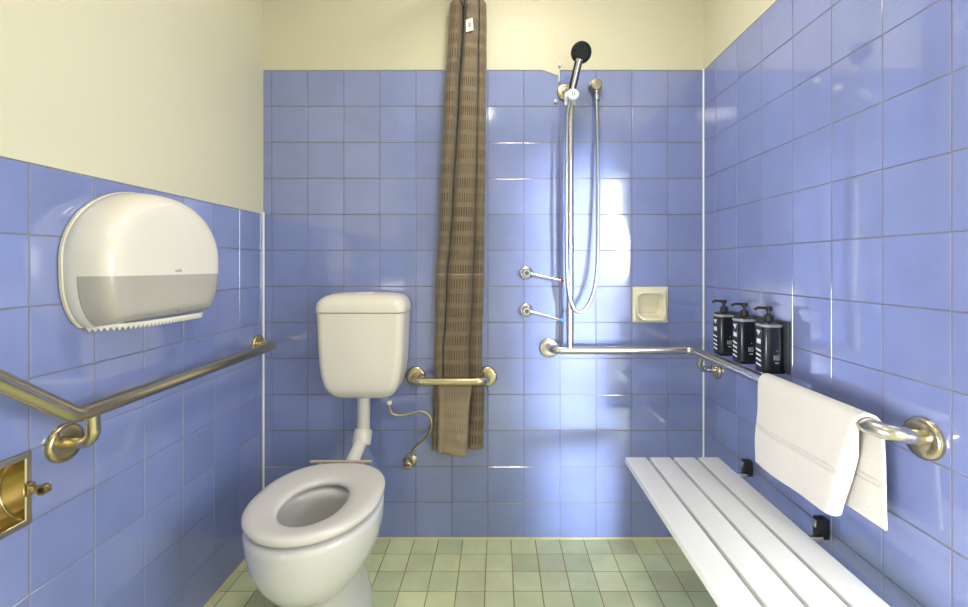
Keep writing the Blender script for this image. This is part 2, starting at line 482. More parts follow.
lb = lamp(-.2, -2.0, 1, (1, .95, .87)); lb['label'] = 'added round fill lamp on the ceiling behind the viewer'  # unseen second lamp, added for flat frontal fill
def spread(o, deg): o.data.spread = math.radians(deg)
d1 = area('daylight_and_fill', (1.15, YF+.05, 1.6), (-.80, 2.6, -.85), .11, .70, .8, (.88, .94, 1.0)); spread(d1, 45)
d4 = area('daylight_and_fill', (1.27, YF+.05, .85), (-.97, 2.6, -.10), .24, 1.6, 4.0, (.80, .89, 1.0)); spread(d4, 10)
d2 = area('daylight_and_fill', (XA-.05, -1.85, 1.15), (-1, .14, -.22), 1.05, 1.2, 21, (.95, .97, 1.0)); spread(d2, 115)  # added side fill in front of the entry wall
d3 = area('daylight_and_fill', (XL+.06, -2.08, .57), (1, .25, .10), .9, .82, 20, (.97, .97, 1.0)); spread(d3, 95)  # added fill from the left, towards the near right wall

# ------------------------------------------------------------------ left grab rail
RB = .0165
gl = thing('grab_rail', 'satin metal grab rail along the left wall with an upward bend', 'grab rail', (XL, -.46, .82))
xb, zb = -.900, .817
bm = bmesh.new()
tube(bm, fillet_path([(XL+.01, -.050, zb), (xb, -.060, zb), (xb, -.900, zb), (xb, -1.40, 1.20), (XL+.01, -1.40, 1.20)], [.045, .06, .05], 10), .0178, 24)
obj('rail', bm, M['steel_warmlit'], gl)
bm = bmesh.new()
tube(bm, fillet_path([(xb, -.861, zb-.004), (xb, -.856, .741), (XL+.01, -.848, .739)], [.05], 10), RB*.78, 20)
obj('support_arm', bm, M['steel_warmlit'], gl)
flange('flange', gl, (XL+.002, -.050, zb), (1, 0, 0), M['brass'])  # gold colour of these flanges stands in for warm reflected light
flange('flange', gl, (XL+.002, -.848, .739), (1, 0, 0), M['brass'], .043)
flange('flange', gl, (XL+.002, -1.40, 1.20), (1, 0, 0), M['brass'])

# ------------------------------------------------------------------ recessed paper holder (left edge)
y0, y1 = -ul[roll_cell+1], -ul[roll_cell]
rh = thing('paper_holder', 'recessed brass toilet roll holder set into the left wall under the bent rail', 'toilet roll holder', (XL, (y0+y1)/2, .60))
cy, cz = (y0+y1)/2, .675
bm = bmesh.new()
n = 40; W = .0758; WI = .062
def sq(t, h):                       # square ring point by angle
    c, s = math.cos(t), math.sin(t); k = h/max(abs(c), abs(s)); return c*k, s*k
rings = []
for kind in range(7):
    ring = []
    for k in range(n):
        t = 2*PI*k/n
        if kind == 0: a, b = sq(t, W); x = .0012
        elif kind == 1: a, b = sq(t, W); x = .006
        elif kind == 2: a, b = sq(t, W-.002); x = .008
        elif kind == 3: a, b = sq(t, WI+.002); x = .008
        elif kind == 4: a, b = sq(t, WI); x = .006
        elif kind == 5: a, b = sq(t, WI-.001); x = -.004
        else: a, b = math.cos(t)*.0585, math.sin(t)*.0585; x = -.0045
        ring.append(Vector((XL+x, cy+a, cz+b)))
    rings.append(ring)
loft(bm, rings[:5], False, False)
obj('frame', bm, M['steel_warmlit'], rh, angle=30)
bm = bmesh.new()                    # half-cylinder recess with flat ends
arc_ = [(XL+.006-.052*math.sin(PI*k/24), cz+.062*math.cos(PI*k/24)) for k in range(25)]
ends = [[Vector((x, cy+s*.062, z)) for x, z in arc_] for s in (-1, 1)]
loft(bm, ends, True, True, closed=False)
obj('bowl', bm, M['brass'], rh, angle=35)
bm = bmesh.new(); tube(bm, [Vector((x-.0, cy+.0605, z)) for x, z in arc_[1:-1]], .0017, 8); obj('bowl_rim', bm, M['steel_warmlit'], rh)
for s in (1, -1):                   # two lugs that carry the roll pin
    yy = cy+s*.066
    bm = bmesh.new()
    box(bm, (XL+.007, yy-.009, cz-.013), (XL+.016, yy+.009, cz+.013), .002)
    box(bm, (XL+.014, yy-.005, cz-.007), (XL+.040, yy+.005, cz+.007), .002)
    lathe(bm, (XL+.041, yy-.0065, cz), (0, 1, 0), [(0, .006), (0, .0105), (.013, .0105), (.013, .006)], 24, True, True)
    obj('lug', bm, M['brass'], rh, angle=35)
    bm = bmesh.new(); lathe(bm, (XL+.041, yy-.0070, cz), (0, -1, 0), [(0, .0055), (.0004, .0055), (.0004, .001)], 16)
    obj('pin_hole', bm, M['black'], rh)

# ------------------------------------------------------------------ jumbo roll dispenser
dp = thing('paper_dispenser', 'white jumbo toilet paper dispenser with smoked window on the left wall', 'toilet paper dispenser', (XL, -.65, .99))
ycd, zcd, HA = -.645, 1.150, .218
def dout(n=96):
    """outline (s toward the back wall, z)"""
    out = []
    for k in range(n):
        t = 2*PI*k/n; c, s = math.cos(t), math.sin(t)
        if s >= 0: out.append((HA*abs(c)**.98*(1 if c >= 0 else -1), .182*s))
        else:
            z = max(.2*s, -.160)
            x = HA*max(0, 1-(-z/.2)**3)**(1/3)
            if .2*s < -.160: x = min(x, HA*.80*abs(c)/.6)
            out.append((x*(1 if c >= 0 else -1), z))
    return out
DO = dout()
def dring(d, ins):
    sx = 1-ins/HA; sz = 1-ins/.18
    return [Vector((XL+.002+d, ycd+a*sx, zcd+b*sz)) for a, b in DO]
bm = bmesh.new()
loft(bm, [dring(0, .003), dring(.003, 0), dring(.0095, 0), dring(.0115, .0025), dring(.0115, .007)], True, True)
obj('back_plate', bm, M['disp_back'], dp, angle=30)
prof = [(.0125, .006), (.0125, .0022), (.014, .0015), (.03, .002), (.05, .0045), (.07, .0085), (.082, .0125), (.091, .0175), (.0975, .0235), (.102, .031), (.1048, .040), (.1062, .051), (.1068, .065), (.107, .09), (.1072, .15)]
def dcover():
    b = bmesh.new(); loft(b, [dring(*p) for p in prof], True, True)
    bmesh.ops.bisect_plane(b, geom=b.verts[:]+b.edges[:]+b.faces[:], plane_co=(0, 0, 1.112), plane_no=(0, 0, 1), dist=1e-5)
    bmesh.ops.bisect_plane(b, geom=b.verts[:]+b.edges[:]+b.faces[:], plane_co=(XL+.042, 0, 0), plane_no=(1, 0, 0), dist=1e-5)
    return b
def is_win(f):
    c = f.calc_center_median(); return c.z < 1.112 and c.x > XL+.042
bm = dcover(); bmesh.ops.recalc_face_normals(bm, faces=bm.faces[:])
bmesh.ops.delete(bm, geom=[f for f in bm.faces if is_win(f)], context='FACES')
cv = obj('cover', bm, M['disp'], dp, angle=35, fix=False)
bm = dcover(); bmesh.ops.recalc_face_normals(bm, faces=bm.faces[:])
bmesh.ops.delete(bm, geom=[f for f in bm.faces if not is_win(f)], context='FACES')
for v in bm.verts: v.co = Vector((XL+.03, ycd, zcd))+(v.co-Vector((XL+.03, ycd, zcd)))*.9965
obj('window_panel', bm, M['disp_win'], dp, angle=35, fix=False)['label'] = 'smoky grey translucent lower window'
# serrated tear bar along the lower rim
bm = bmesh.new()
tp = smooth_path([(-.960, -.812, 0), (-.936, -.803, 0), (-.908, -.775, 0), (-.893, -.735, 0), (-.886, -.68, 0), (-.884, -.60, 0), (-.886, -.53, 0), (-.893, -.505, 0)], 12)
L = [0]
for a, b in zip(tp[:-1], tp[1:]): L.append(L[-1]+(b-a).length)
def along(d):
    for k in range(1, len(tp)):
        if L[k] >= d: return tp[k-1].lerp(tp[k], (d-L[k-1])/(L[k]-L[k-1]))
    return tp[-1]
NT = 30
for i in range(NT):
    p0, p1 = along(L[-1]*i/NT), along(L[-1]*(i+1)/NT-1e-6); tn = (p1-p0).normalized(); nn = Vector((-tn.y, tn.x, 0))
    if nn.x > 0: nn = -nn
    zt, zb_, tip = .9965, .9905, .9805; w = .010
    q = [p0+nn*w, p0, p1, p1+nn*w]; md_ = (p0+p1)/2
    v = [bm.verts.new((a.x, a.y, zt)) for a in q]+[bm.verts.new((a.x, a.y, zb_)) for a in q]+[bm.verts.new((md_.x+nn.x*w*.8, md_.y+nn.y*w*.8, tip)), bm.verts.new((md_.x+nn.x*.001, md_.y+nn.y*.001, tip))]
    for f in ((0, 1, 2, 3), (0, 4, 5, 1), (3, 2, 6, 7), (1, 5, 9, 6, 2), (0, 3, 7, 8, 4), (4, 8, 9, 5), (7, 6, 9, 8)):
        bm.faces.new([v[k] for k in f])
bmesh.ops.remove_doubles(bm, verts=bm.verts[:], dist=1e-5)
obj('tear_bar', bm, M['disp'], dp, False)
# small grey maker's mark and lock dot
def text_mesh(body, size, ext=.0003):
    c = bpy.data.curves.new('t', 'FONT'); c.body = body; c.size = size; c.extrude = ext; c.align_x = 'CENTER'
    o = bpy.data.objects.new('t', c); COL.objects.link(o)
    dg = bpy.context.evaluated_depsgraph_get(); dg.update()
    me = bpy.data.meshes.new_from_object(o.evaluated_get(dg))
    bpy.data.objects.remove(o); bpy.data.curves.remove(c); return me
me = text_mesh('tork', .014)
# reads from the room: x right -> +Y, y up -> Z, facing +X
me.transform(Matrix.Translation((XL+.1094, -.638, 1.119)) @ Matrix(((0, 0, 1, 0), (1, 0, 0, 0), (0, 1, 0, 0), (0, 0, 0, 1))))
link('printed_mark', me, M['grey_print'], dp, False)
bm = bmesh.new(); lathe(bm, (XL+.1088, -.640, 1.012), (1, 0, 0), [(0, .0035), (.001, .0035), (.001, .001)], 16)
obj('lock_dot', bm, M['grey_print'], dp)

# ------------------------------------------------------------------ toilet
tx = -.53
to = thing('toilet', 'white toilet with open seat and wall-hung cistern beside the left wall', 'toilet', (tx, -.40, 0))
def sect(z, cy, a, bf, bb, nf=2.0, nb=2.3, n=64, cx=tx):
    r = []
    for k in range(n):
        t = 2*PI*k/n; c, s = math.cos(t), math.sin(t)
        e = nf if s < 0 else nb; b = bf if s < 0 else bb
        r.append(Vector((cx+a*abs(c)**(2/e)*(1 if c >= 0 else -1), cy+b*abs(s)**(2/e)*(1 if s >= 0 else -1), z)))
    return r
bm = bmesh.new()
rings = [sect(.001, -.40, .108, .17, .17), sect(.012, -.40, .108, .17, .17), sect(.05, -.40, .097, .165, .165), sect(.11, -.405, .086, .165, .158),
         sect(.16, -.415, .086, .172, .160), sect(.195, -.435, .096, .185, .175), sect(.215, -.455, .110, .195, .19), sect(.24, -.48, .128, .208, .21), sect(.265, -.50, .143, .216, .22), sect(.30, -.518, .158, .222, .225),
         sect(.34, -.53, .174, .224, .225), sect(.38, -.54, .181, .218, .222), sect(.41, -.545, .183, .214, .222), sect(.424, -.545, .182, .212, .221), sect(.430, -.545, .173, .207, .216),
         sect(.431, -.55, .140, .180, .15), sect(.428, -.555, .118, .152, .115), sect(.418, -.56, .112, .145, .11), sect(.400, -.56, .116, .15, .11), sect(.36, -.555, .112, .145, .105),
         sect(.31, -.54, .098, .125, .09), sect(.26, -.525, .075, .09, .07), sect(.225, -.52, .045, .055, .05), sect(.215, -.52, .02, .02, .02)]
loft(bm, rings, True, True)
pan = obj('bowl', bm, M['porcelain'], to, angle=60)
bm = bmesh.new(); loft(bm, [sect(.262, -.525, .0735, .088, .068)], False, True)
obj('water', bm, M['water'], pan, False)
# seat ring
bm = bmesh.new()
def so(a, bf, bb, z, nb=2.5): return sect(z, -.55, a, bf, bb, 2.0, nb, 80)
def si(a, b, z): return sect(z, -.568, a, b, b*1.04, 2.0, 2.2, 80)
rg = [si(.098, .128, .436), si(.091, .121, .441), si(.089, .119, .449), si(.092, .122, .455), si(.100, .131, .4585), si(.114, .143, .461)]
rg += [so(.158, .186, .200, .4655), so(.170, .198, .214, .4645), so(.1815, .205, .222, .461), so(.1850, .2085, .2255, .455), so(.1845, .208, .225, .447), so(.176, .203, .220, .440), so(.168, .193, .21, .436)]
loft(bm, rg+[rg[0]], False, False)
bmesh.ops.remove_doubles(bm, verts=bm.verts[:], dist=1e-6)
seat = obj('seat', bm, M['seat'], to, angle=60)
bm = bmesh.new()
tube(bm, [(tx-.117, -.318, .461), (tx+.094, -.318, .461)], .0052, 14)
for s in (-1, 1):
    lathe(bm, (tx-.012+s*.07, -.316, .424), (0, 0, 1), [(0, .010), (.024, .010), (.03, .008), (.034, .005)], 20)
obj('hinge', bm, M['hinge'], seat)
for a, b in ((-.12, -.66), (.12, -.66), (-.13, -.45), (.13, -.45)):   # rubber buffers under the ring
    bm = bmesh.new(); lathe(bm, (tx+a, b, .429), (0, 0, 1), [(0, .009), (.009, .009)], 12)
    obj('buffer', bm, M['white_plastic'], seat)
# cistern
ccx = -.527
def crect(z, hw, yf, yb=-.006, r=.03): return [Vector((x, y, z)) for x, y in rrect(ccx, (yf+yb)/2, hw, (yb-yf)/2, min(r, (yb-yf)/2*.95), 7)]
bm = bmesh.new()
cz_ = [(.622, .092, -.120, .03), (.624, .104, -.132, .035), (.634, .118, -.146, .035), (.646, .127, -.157, .035), (.655, .1325, -.163, .035), (.661, .135, -.1655, .033), (.674, .141, -.1675, .03), (.70, .149, -.169, .03), (.725, .1545, -.170, .03), (.76, .1585, -.1705, .03), (.82, .1625, -.171, .03), (.90, .1655, -.172, .03), (.956, .168, -.173, .03)]
loft(bm, [crect(z, hw, yf, r=r) for z, hw, yf, r in cz_], True, True)
cis = obj('cistern', bm, M['cistern'], to, angle=35)
bm = bmesh.new()
lz = [(.9585, .166, -.171, .03), (.959, .1705, -.1755, .03), (.970, .1715, -.1765, .032), (.985, .1700, -.175, .034), (.998, .166, -.171, .036), (1.010, .158, -.163, .04), (1.019, .146, -.151, .045), (1.025, .128, -.135, .05), (1.028, .100, -.115, .05), (1.029, .05, -.08, .03)]
loft(bm, [crect(z, hw, yf, r=r) for z, hw, yf, r in lz], True, True)
lid = obj('cistern_lid', bm, M['cistern'], to, angle=60)
bm = bmesh.new()
loft(bm, [[Vector((x, y, z)) for x, y in rrect(ccx+.0, -.085, .036*k, .022*k, .02*k, 6)] for z, k in ((1.0275, 1), (1.0305, 1), (1.0315, .92), (1.0317, .5))])
obj('flush_button', bm, M['cistern'], lid, angle=45)
# flush pipe
bm = bmesh.new()
tube(bm, fillet_path([(-.532, -.088, .640), (-.534, -.088, .462), (-.548, -.262, .372)], [.07], 10), .0245, 24)
fp = obj('flush_pipe', bm, M['pvc'], to)
bm = bmesh.new()
lathe(bm, (-.532, -.088, .618), (0, 0, 1), [(0, .0275), (.0, .031), (.014, .031), (.016, .034), (.0165, .028)], 28)
obj('pipe_nut', bm, M['pvc'], fp)
bm = bmesh.new()
ax = Vector((-.05, -.35, -.75)).normalized()
lathe(bm, (-.533, -.087, .487), ax, [(0, .025), (0, .033), (.006, .035), (.05, .036), (.056, .034), (.056, .025)], 28)
obj('pipe_collar', bm, M['pvc'], fp, angle=40)

# ------------------------------------------------------------------ water supply
bm = bmesh.new()
def pb(u, v, y): D = y+CD; return Vector(((u-U0)*D/F, y, CH-(v-V0)*D/F))
hp = smooth_path([pb(389.5, 401, -.09), pb(389.5, 407, -.09), pb(392, 413.5, -.088), pb(400, 415.5, -.085), pb(411, 413, -.08), pb(421, 411.5, -.08), pb(428.5, 415, -.082), pb(431.5, 423, -.084), pb(429.5, 432, -.08), pb(424, 439.5, -.07), pb(416, 446, -.06), pb(412.5, 451, -.052), pb(411.5, 456, -.05)], 8)
tube(bm, hp, .0058, 12)
sh = obj('supply_hose', bm, M['pipe_metal']); tag(sh, 'thin curled metal water hose under the cistern by the curtain', 'hose')
bm = bmesh.new(); lathe(bm, pb(389.5, 404, -.09), (0, 0, 1), [(0, .006), (0, .0095), (.014, .0095), (.014, .006)], 14)
obj('hose_nut', bm, M['white_plastic'], sh)
va = thing('stop_valve', 'small round metal stop valve on the back wall left of curtain', 'valve', (pb(410.5, 460, 0).x, 0, pb(410.5, 460, 0).z))
vx, vz = va.location.x, va.location.z
bm = bmesh.new(); lathe(bm, (vx, -.001, vz), (0, -1, 0), [(0, .029), (.004, .029), (.009, .024), (.012, .012), (.035, .011), (.035, .001)], 28)
obj('escutcheon', bm, M['pipe_metal'], va)
bm = bmesh.new()
lathe(bm, (vx, -.035, vz), (0, -1, 0), [(0, .010), (.002, .017), (.02, .017), (.024, .012), (.024, .001)], 8)
lathe(bm, (vx, -.048, vz+.012), (0, 0, 1), [(0, .009), (.014, .009), (.014, .005)], 6)
obj('valve_body', bm, M['steel_warmlit'], va, angle=25)
bm = bmesh.new(); lathe(bm, (vx, -.0595, vz), (0, -1, 0), [(0, .005), (.008, .005), (.008, .001)], 12); box(bm, (vx-.017, -.071, vz-.005), (vx+.017, -.0665, vz+.005), .002)
obj('valve_handle', bm, M['pipe_metal'], va)

# ------------------------------------------------------------------ small grab rail behind the curtain (in front of it)
gs = thing('grab_rail', 'short metal grab rail on the back wall holding the curtain', 'grab rail', ((453-U0)/240, 0, .672))
xa, xc, zs, ys = (416-U0)/240, (487.2-U0)/240, .677, -.088
bm = bmesh.new(); tube(bm, fillet_path([(xa, -.008, zs), (xa+.004, ys, zs), (xc-.004, ys, zs), (xc, -.008, zs)], .038, 10), RB*.98, 24)
obj('rail', bm, M['steel_warmlit'], gs)
flange('flange', gs, (xa, -.002, zs), (0, -1, 0), M['steel_warmlit']); flange('flange', gs, (xc, -.002, zs), (0, -1, 0), M['steel_warmlit'])

# ------------------------------------------------------------------ shower curtain
ct = thing('shower_curtain', 'gathered taupe shower curtain hanging in front of the back wall', 'shower curtain', (-.14, -.05, .39))
def interp(z, tab):
    for (z0, v0), (z1, v1) in zip(tab[:-1], tab[1:]):
        if z <= z1:
            t = max(0, min(1, (z-z0)/(z1-z0))); t = t*t*(3-2*t); return v0+(v1-v0)*t
    return tab[-1][1]
def curtain_part(name, m, zlo, zhi, nz, xl, xr, depth, shape, yb, seed, parent, closed=True):
    bm = bmesh.new(); uvl = bm.loops.layers.uv.new('uv'); rows = []; us = None
    for j in range(nz+1):
        z = zlo+(zhi-zlo)*j/nz
        a, b, d, y0_ = interp(z, xl), interp(z, xr), interp(z, depth), interp(z, yb)
        ctl = shape(z)
        P = [Vector((a+(b-a)*fx, y0_-d*fy, z)) for fx, fy in ctl]
        if closed: P = P+[P[0]]
        sm = smooth_path(P, 9)
        if closed: sm = sm[:-1]
        for q in sm:
            w = noise.noise(Vector((q.x*16+seed, q.y*20, q.z*7)))*.0035+noise.noise(Vector((q.x*40, q.z*26+seed, q.y*30)))*.0016
            crease = noise.noise(Vector((q.x*9+seed*2, 3.1, q.z*34)))*.0042
            q.y += w+crease; q.x += .6*noise.noise(Vector((q.z*9+seed, q.x*20, 5)))*.004
            q.y = min(q.y, -.005)
        rows.append([bm.verts.new(q) for q in sm])
    n = len(rows[0])
    mid = rows[nz//2]; us = [0]
    for i in range(1, n): us.append(us[-1]+(mid[i].co-mid[i-1].co).length)
    us.append(us[-1]+(mid[0].co-mid[-1].co).length)
    for j in range(nz):
        for i in range(n if closed else n-1):
            k = (i+1) % n
            f = bm.faces.new((rows[j][i], rows[j][k], rows[j+1][k], rows[j+1][i]))
            for l, (uu, zz) in zip(f.loops, ((us[i], rows[j][i].co.z), (us[i+1], rows[j][k].co.z), (us[i+1], rows[j+1][k].co.z), (us[i], rows[j+1][i].co.z))):
                l[uvl].uv = (uu, zz)
    if closed:
        bm.faces.new(rows[0]); bm.faces.new(rows[-1])
    o = obj(name, bm, m, parent, angle=70)
    if not closed:
        md = o.modifiers.new('thickness', 'SOLIDIFY'); md.thickness = .0022; md.offset = 0
    return o
def fx_(u, D=1.785): return (u-U0)*D/F
xl_t = [(.39, fx_(430.5)), (.55, fx_(431.5)), (.72, fx_(433)), (1.0, fx_(434.5)), (1.4, fx_(439)), (1.8, fx_(444)), (2.2, fx_(449.5))]
xr_t = [(.39, fx_(483)), (.6, fx_(484)), (.75, fx_(481.5)), (1.1, fx_(484)), (1.6, fx_(486)), (2.2, fx_(486.5))]
dp_t = [(.39, .055), (.58, .050), (.67, .046), (.76, .052), (1.0, .066), (1.6, .074), (2.2, .078)]
yb_t = [(.39, -.010), (.9, -.010), (2.2, -.012)]
def cshape(z):
    cr = interp(z, [(.39, .17), (.75, .20), (1.0, .23), (1.5, .30), (2.2, .37)])
    c2 = interp(z, [(.39, .72), (.8, .74), (1.3, .78), (2.2, .80)])
    d1 = interp(z, [(.39, .75), (.72, .7), (1.1, .42), (2.2, .18)])
    d2 = interp(z, [(.39, .62), (1.0, .5), (1.6, .72), (2.2, .80)])
    w1 = cr; w2 = c2-cr
    return [(.03, .05), (0, .35), (w1*.12, .74), (w1*.45, .96), (w1*.78, .92), (cr-.018, d1+.12), (cr, d1*.5), (cr+.022, d1+.22), (cr+w2*.22, .97), (cr+w2*.5, 1.02), (cr+w2*.82, .94), (c2-.02, d2+.1), (c2, d2*.72), (c2+.03, d2+.08),
            (c2+(1-c2)*.55, .86), (.985, .62), (1.0, .3), (.96, .04), (.7, .12), (.4, .02)]
body = curtain_part('cloth', M['curtain'], .392, 2.195, 190, xl_t, xr_t, dp_t, cshape, yb_t, 1.7, ct)
# loose light flap hanging below the small rail
fl_l = [(.385, fx_(437.5, 1.765)), (.45, fx_(437.5, 1.765)), (.66, fx_(437.5, 1.765))]
fl_r = [(.385, fx_(466, 1.765)), (.50, fx_(467.5, 1.765)), (.66, fx_(471.5, 1.765))]
bm_flap = curtain_part('front_flap', M['curtain_flap'], .384, .655, 40, fl_l, fl_r, [(.38, .018), (.6, .012), (.66, .006)], lambda z: [(0, .0), (.02, .55), (.09, .95), (.16, .6), (.3, .75), (.55, 1.0), (.8, .95), (.96, .7), (1, .1)], [(.38, -.064), (.55, -.062), (.66, -.060)], 8.3, ct, closed=False)
for v in bm_flap.data.vertices:      # its lower edge hangs lower on the right
    v.co.z -= .018*max(0, min(1, (v.co.x+.242)/.118))*max(0, 1-(v.co.z-.384)/.2)-.006
bm_flap['label'] = 'paler folded-back front flap below the rail'
# stitched bottom hem and mid seam
def hem(name, z0, z1, off, m):
    bm = bmesh.new(); rings = []
    for z, o_ in ((z0, off*.4), (z0+.001, off), (z1-.001, off), (z1, off*.4)):
        ctl = cshape(z); a, b, d, y0_ = interp(z, xl_t), interp(z, xr_t), interp(z, dp_t), interp(z, yb_t)
        P = [Vector((a+(b-a)*fx, y0_-d*fy, z)) for fx, fy in ctl]
        sm = smooth_path(P[1:17], 6)
        out = []
        for q in sm:
            w = noise.noise(Vector((q.x*16+1.7, q.y*20, q.z*7)))*.0035+noise.noise(Vector((q.x*40, q.z*26+1.7, q.y*30)))*.0016+noise.noise(Vector((q.x*9+3.4, 3.1, q.z*34)))*.0042
            out.append(q+Vector((.6*noise.noise(Vector((q.z*9+1.7, q.x*20, 5)))*.004, w-o_, 0)))
        rings.append(out)
    loft(bm, rings, False, False, closed=False)
    return obj(name, bm, m, ct, angle=60)
hem('seam', 1.098, 1.104, .0012, M['curtain_flap'])
# narrow gathered header, hook and care tag
hd_l = [(2.19, fx_(452)), (2.235, fx_(452.5))]; hd_r = [(2.19, fx_(484.5)), (2.235, fx_(484.5))]
hdr = curtain_part('header', M['curtain'], 2.193, 2.232, 8, hd_l, hd_r, [(2.19, .066), (2.235, .062)], cshape, [(2.19, -.014), (2.235, -.016)], 3.1, ct)
bm = bmesh.new()
tube(bm, smooth_path([pb(466, 18, -.088), pb(466.5, 9, -.0905), pb(468, 2, -.089), pb(468.5, -6, -.078), pb(468.5, -14, -.07), pb(468.5, -21, -.07)], 5), .0035, 10)
obj('hook', bm, M['black'], ct)
bm = bmesh.new()
a, b, c, d = pb(466, 20, -.095), pb(472.5, 17.5, -.094), pb(473.5, 30, -.096), pb(466, 32, -.0975)
loft(bm, [[a, b, c, d], [p+Vector((0, .0012, 0)) for p in (a, b, c, d)]])
tg = obj('care_tag', bm, M['tag'], ct, False); tg['label'] = 'small white care tag near the top'
bm = bmesh.new(); e = [pb(468, 22.5, -.0965), pb(471, 22, -.0962), pb(471.3, 26.5, -.0968), pb(468.2, 27, -.0972)]
loft(bm, [e, [p+Vector((0, .0008, 0)) for p in e]]); obj('print', bm, M['print_dim'], tg, False)
cr_ = thing('curtain_rail', 'thin white curtain rail above the taupe curtain, running out from the back wall', 'curtain rail', (-.12, -.8, 2.30))
bm = bmesh.new(); box(bm, (-.131, -1.5, 2.296), (-.105, -.003, 2.318), .004); obj('track', bm, M['white_plastic'], cr_)
for y in (-.10, -1.42):
    bm = bmesh.new(); lathe(bm, (-.118, y, 2.317), (0, 0, 1), [(0, .006), (ZC-2.317, .006)], 12)
    obj('drop_rod', bm, M['white_plastic'], cr_)

# ------------------------------------------------------------------ L-shaped stainless rail (back + right walls) with riser
gr = thing('grab_rail', 'L-shaped stainless grab rail with upright riser running from back wall along right wall', 'grab rail', (.5, -.04, .80))
zr, yr, xr_ = .800, -.082, .778
x0r = (549-U0)/240; xv = .2865
bm = bmesh.new()
tube(bm, fillet_path([(x0r, -.008, zr), (x0r+.006, yr, zr), (xr_, yr, zr), (xr_, -.952, zr), (XR-.010, -.956, .792)], [.042, .035, .048], 12), RB, 24)
obj('rail', bm, M['steel'], gr)
bm = bmesh.new()
tube(bm, fillet_path([(xv, yr, zr), (xv, yr, 1.845), (xv-.006, -.008, 1.858)], [.045], 10), RB*.92, 24)
obj('riser', bm, M['steel'], gr)
bm = bmesh.new()
tube(bm, fillet_path([(xr_, -.150, zr-.005), (xr_, -.128, .735), (XR-.010, -.118, .732)], [.05], 10), RB*.72, 20)
obj('support_arm', bm, M['steel'], gr)
flange('flange', gr, (x0r, -.002, zr-.004), (0, -1, 0), M['steel'])
flange('flange', gr, (xv-.006, -.002, 1.858), (0, -1, 0), M['steel_warmlit'], .036)
flange('flange', gr, (XR-.002, -.956, .790), (-1, 0, 0), M['steel_warmlit'], .042)
flange('flange', gr, (XR-.002, -.118, .732), (-1, 0, 0), M['steel_warmlit'], .036)

# ------------------------------------------------------------------ hand shower, holder, hose, outlet
hh = thing('shower_holder', 'white clamp on the riser that holds the hand shower', 'shower holder', (xv, yr, 1.80))
bm = bmesh.new()
lathe(bm, (xv, yr, 1.772), (0, 0, 1), [(0, .0165), (0, .021), (.004, .022), (.048, .022), (.052, .020), (.052, .0165)], 28)
obj('clamp', bm, M['white_plastic'], hh)
bm = bmesh.new(); lathe(bm, (xv+.004, yr-.020, 1.795), (0, -1, .05), [(0, .018), (.004, .022), (.036, .0225), (.040, .019), (.040, .001)], 28)
obj('clamp_knob', bm, M['white_plastic'], hh)
bm = bmesh.new(); box(bm, (xv-.002, yr-.0625, 1.791), (xv+.001, yr-.0585, 1.806), .0005); box(bm, (xv+.006, yr-.0625, 1.791), (xv+.009, yr-.0585, 1.806), .0005)
obj('knob_mark', bm, M['grey_print'], hh, False)
hs = thing('hand_shower', 'black faced chrome hand shower clipped at the top of the riser', 'shower head', (xv, -.12, 1.80))
a = pb(571.2, 93.5, -.116); b = pb(573.2, 84, -.126); c = pb(577, 68, -.143); d = pb(579.2, 59.5, -.150)
bm = bmesh.new()
pts = smooth_path([a, b, c, d], 6); N = len(pts)
tube(bm, pts, [.0105+.0035*math.sin(min(1, i/(N-1)*1.3)*PI*.5) for i in range(N)], 20)
obj('handle', bm, M['chrome'], hs)
for s in (-1, 1):                    # black grips along both sides of the handle
    bm = bmesh.new()
    off = Vector((s*.0085, -.0050, 0))
    tube(bm, [p+off for p in pts[3:-2]], .0068, 12); obj('grip', bm, M['black'], hs)
hc = pb(581.3, 52.5, -.150); fd = Vector((.10, -1, -.42)).normalized()
bm = bmesh.new(); lathe(bm, hc-fd*.026, fd, [(0, .012), (.004, .022), (.012, .034), (.020, .0395), (.025, .0405), (.028, .0395)], 40)
obj('head_shell', bm, M['black'], hs)
bm = bmesh.new(); lathe(bm, hc, fd, [(0, .0395), (.003, .0385), (.006, .035), (.0068, .030), (.0068, .001)], 40)
face = obj('spray_face', bm, M['spray'], hs)
bm = bmesh.new()
ua = Vector((0, 0, 1)); ua = (ua-fd*ua.dot(fd)).normalized(); ub_ = fd.cross(ua)
for rr, nn in ((.007, 5), (.015, 10), (.023, 15)):
    for k in range(nn):
        t = 2*PI*k/nn; q = hc+fd*.0066+(ua*math.cos(t)+ub_*math.sin(t))*rr
        lathe(bm, q, fd, [(0, .0016), (.0012, .0012), (.0012, .0003)], 6)
obj('nozzles', bm, M['nozzle'], face)
# outlet elbow
oc = pb(594.5, 87.5, 0)
oe = thing('hose_outlet', 'chrome round wall outlet where the shower hose begins', 'wall outlet', (oc.x, 0, oc.z))
bm = bmesh.new(); lathe(bm, (oc.x, -.002, oc.z), (0, -1, 0), [(0, .027), (.006, .0275), (.014, .026), (.030, .0245), (.036, .021), (.038, .012), (.038, .001)], 32)
obj('elbow_body', bm, M['pipe_metal'], oe)
bm = bmesh.new(); lathe(bm, (oc.x+.003, -.022, oc.z-.020), (.04, -.1, -1), [(0, .012), (.012, .0125), (.014, .010), (.026, .0098), (.028, .012), (.044, .0118), (.046, .008)], 20)
obj('elbow_nut', bm, M['hose'], oe)
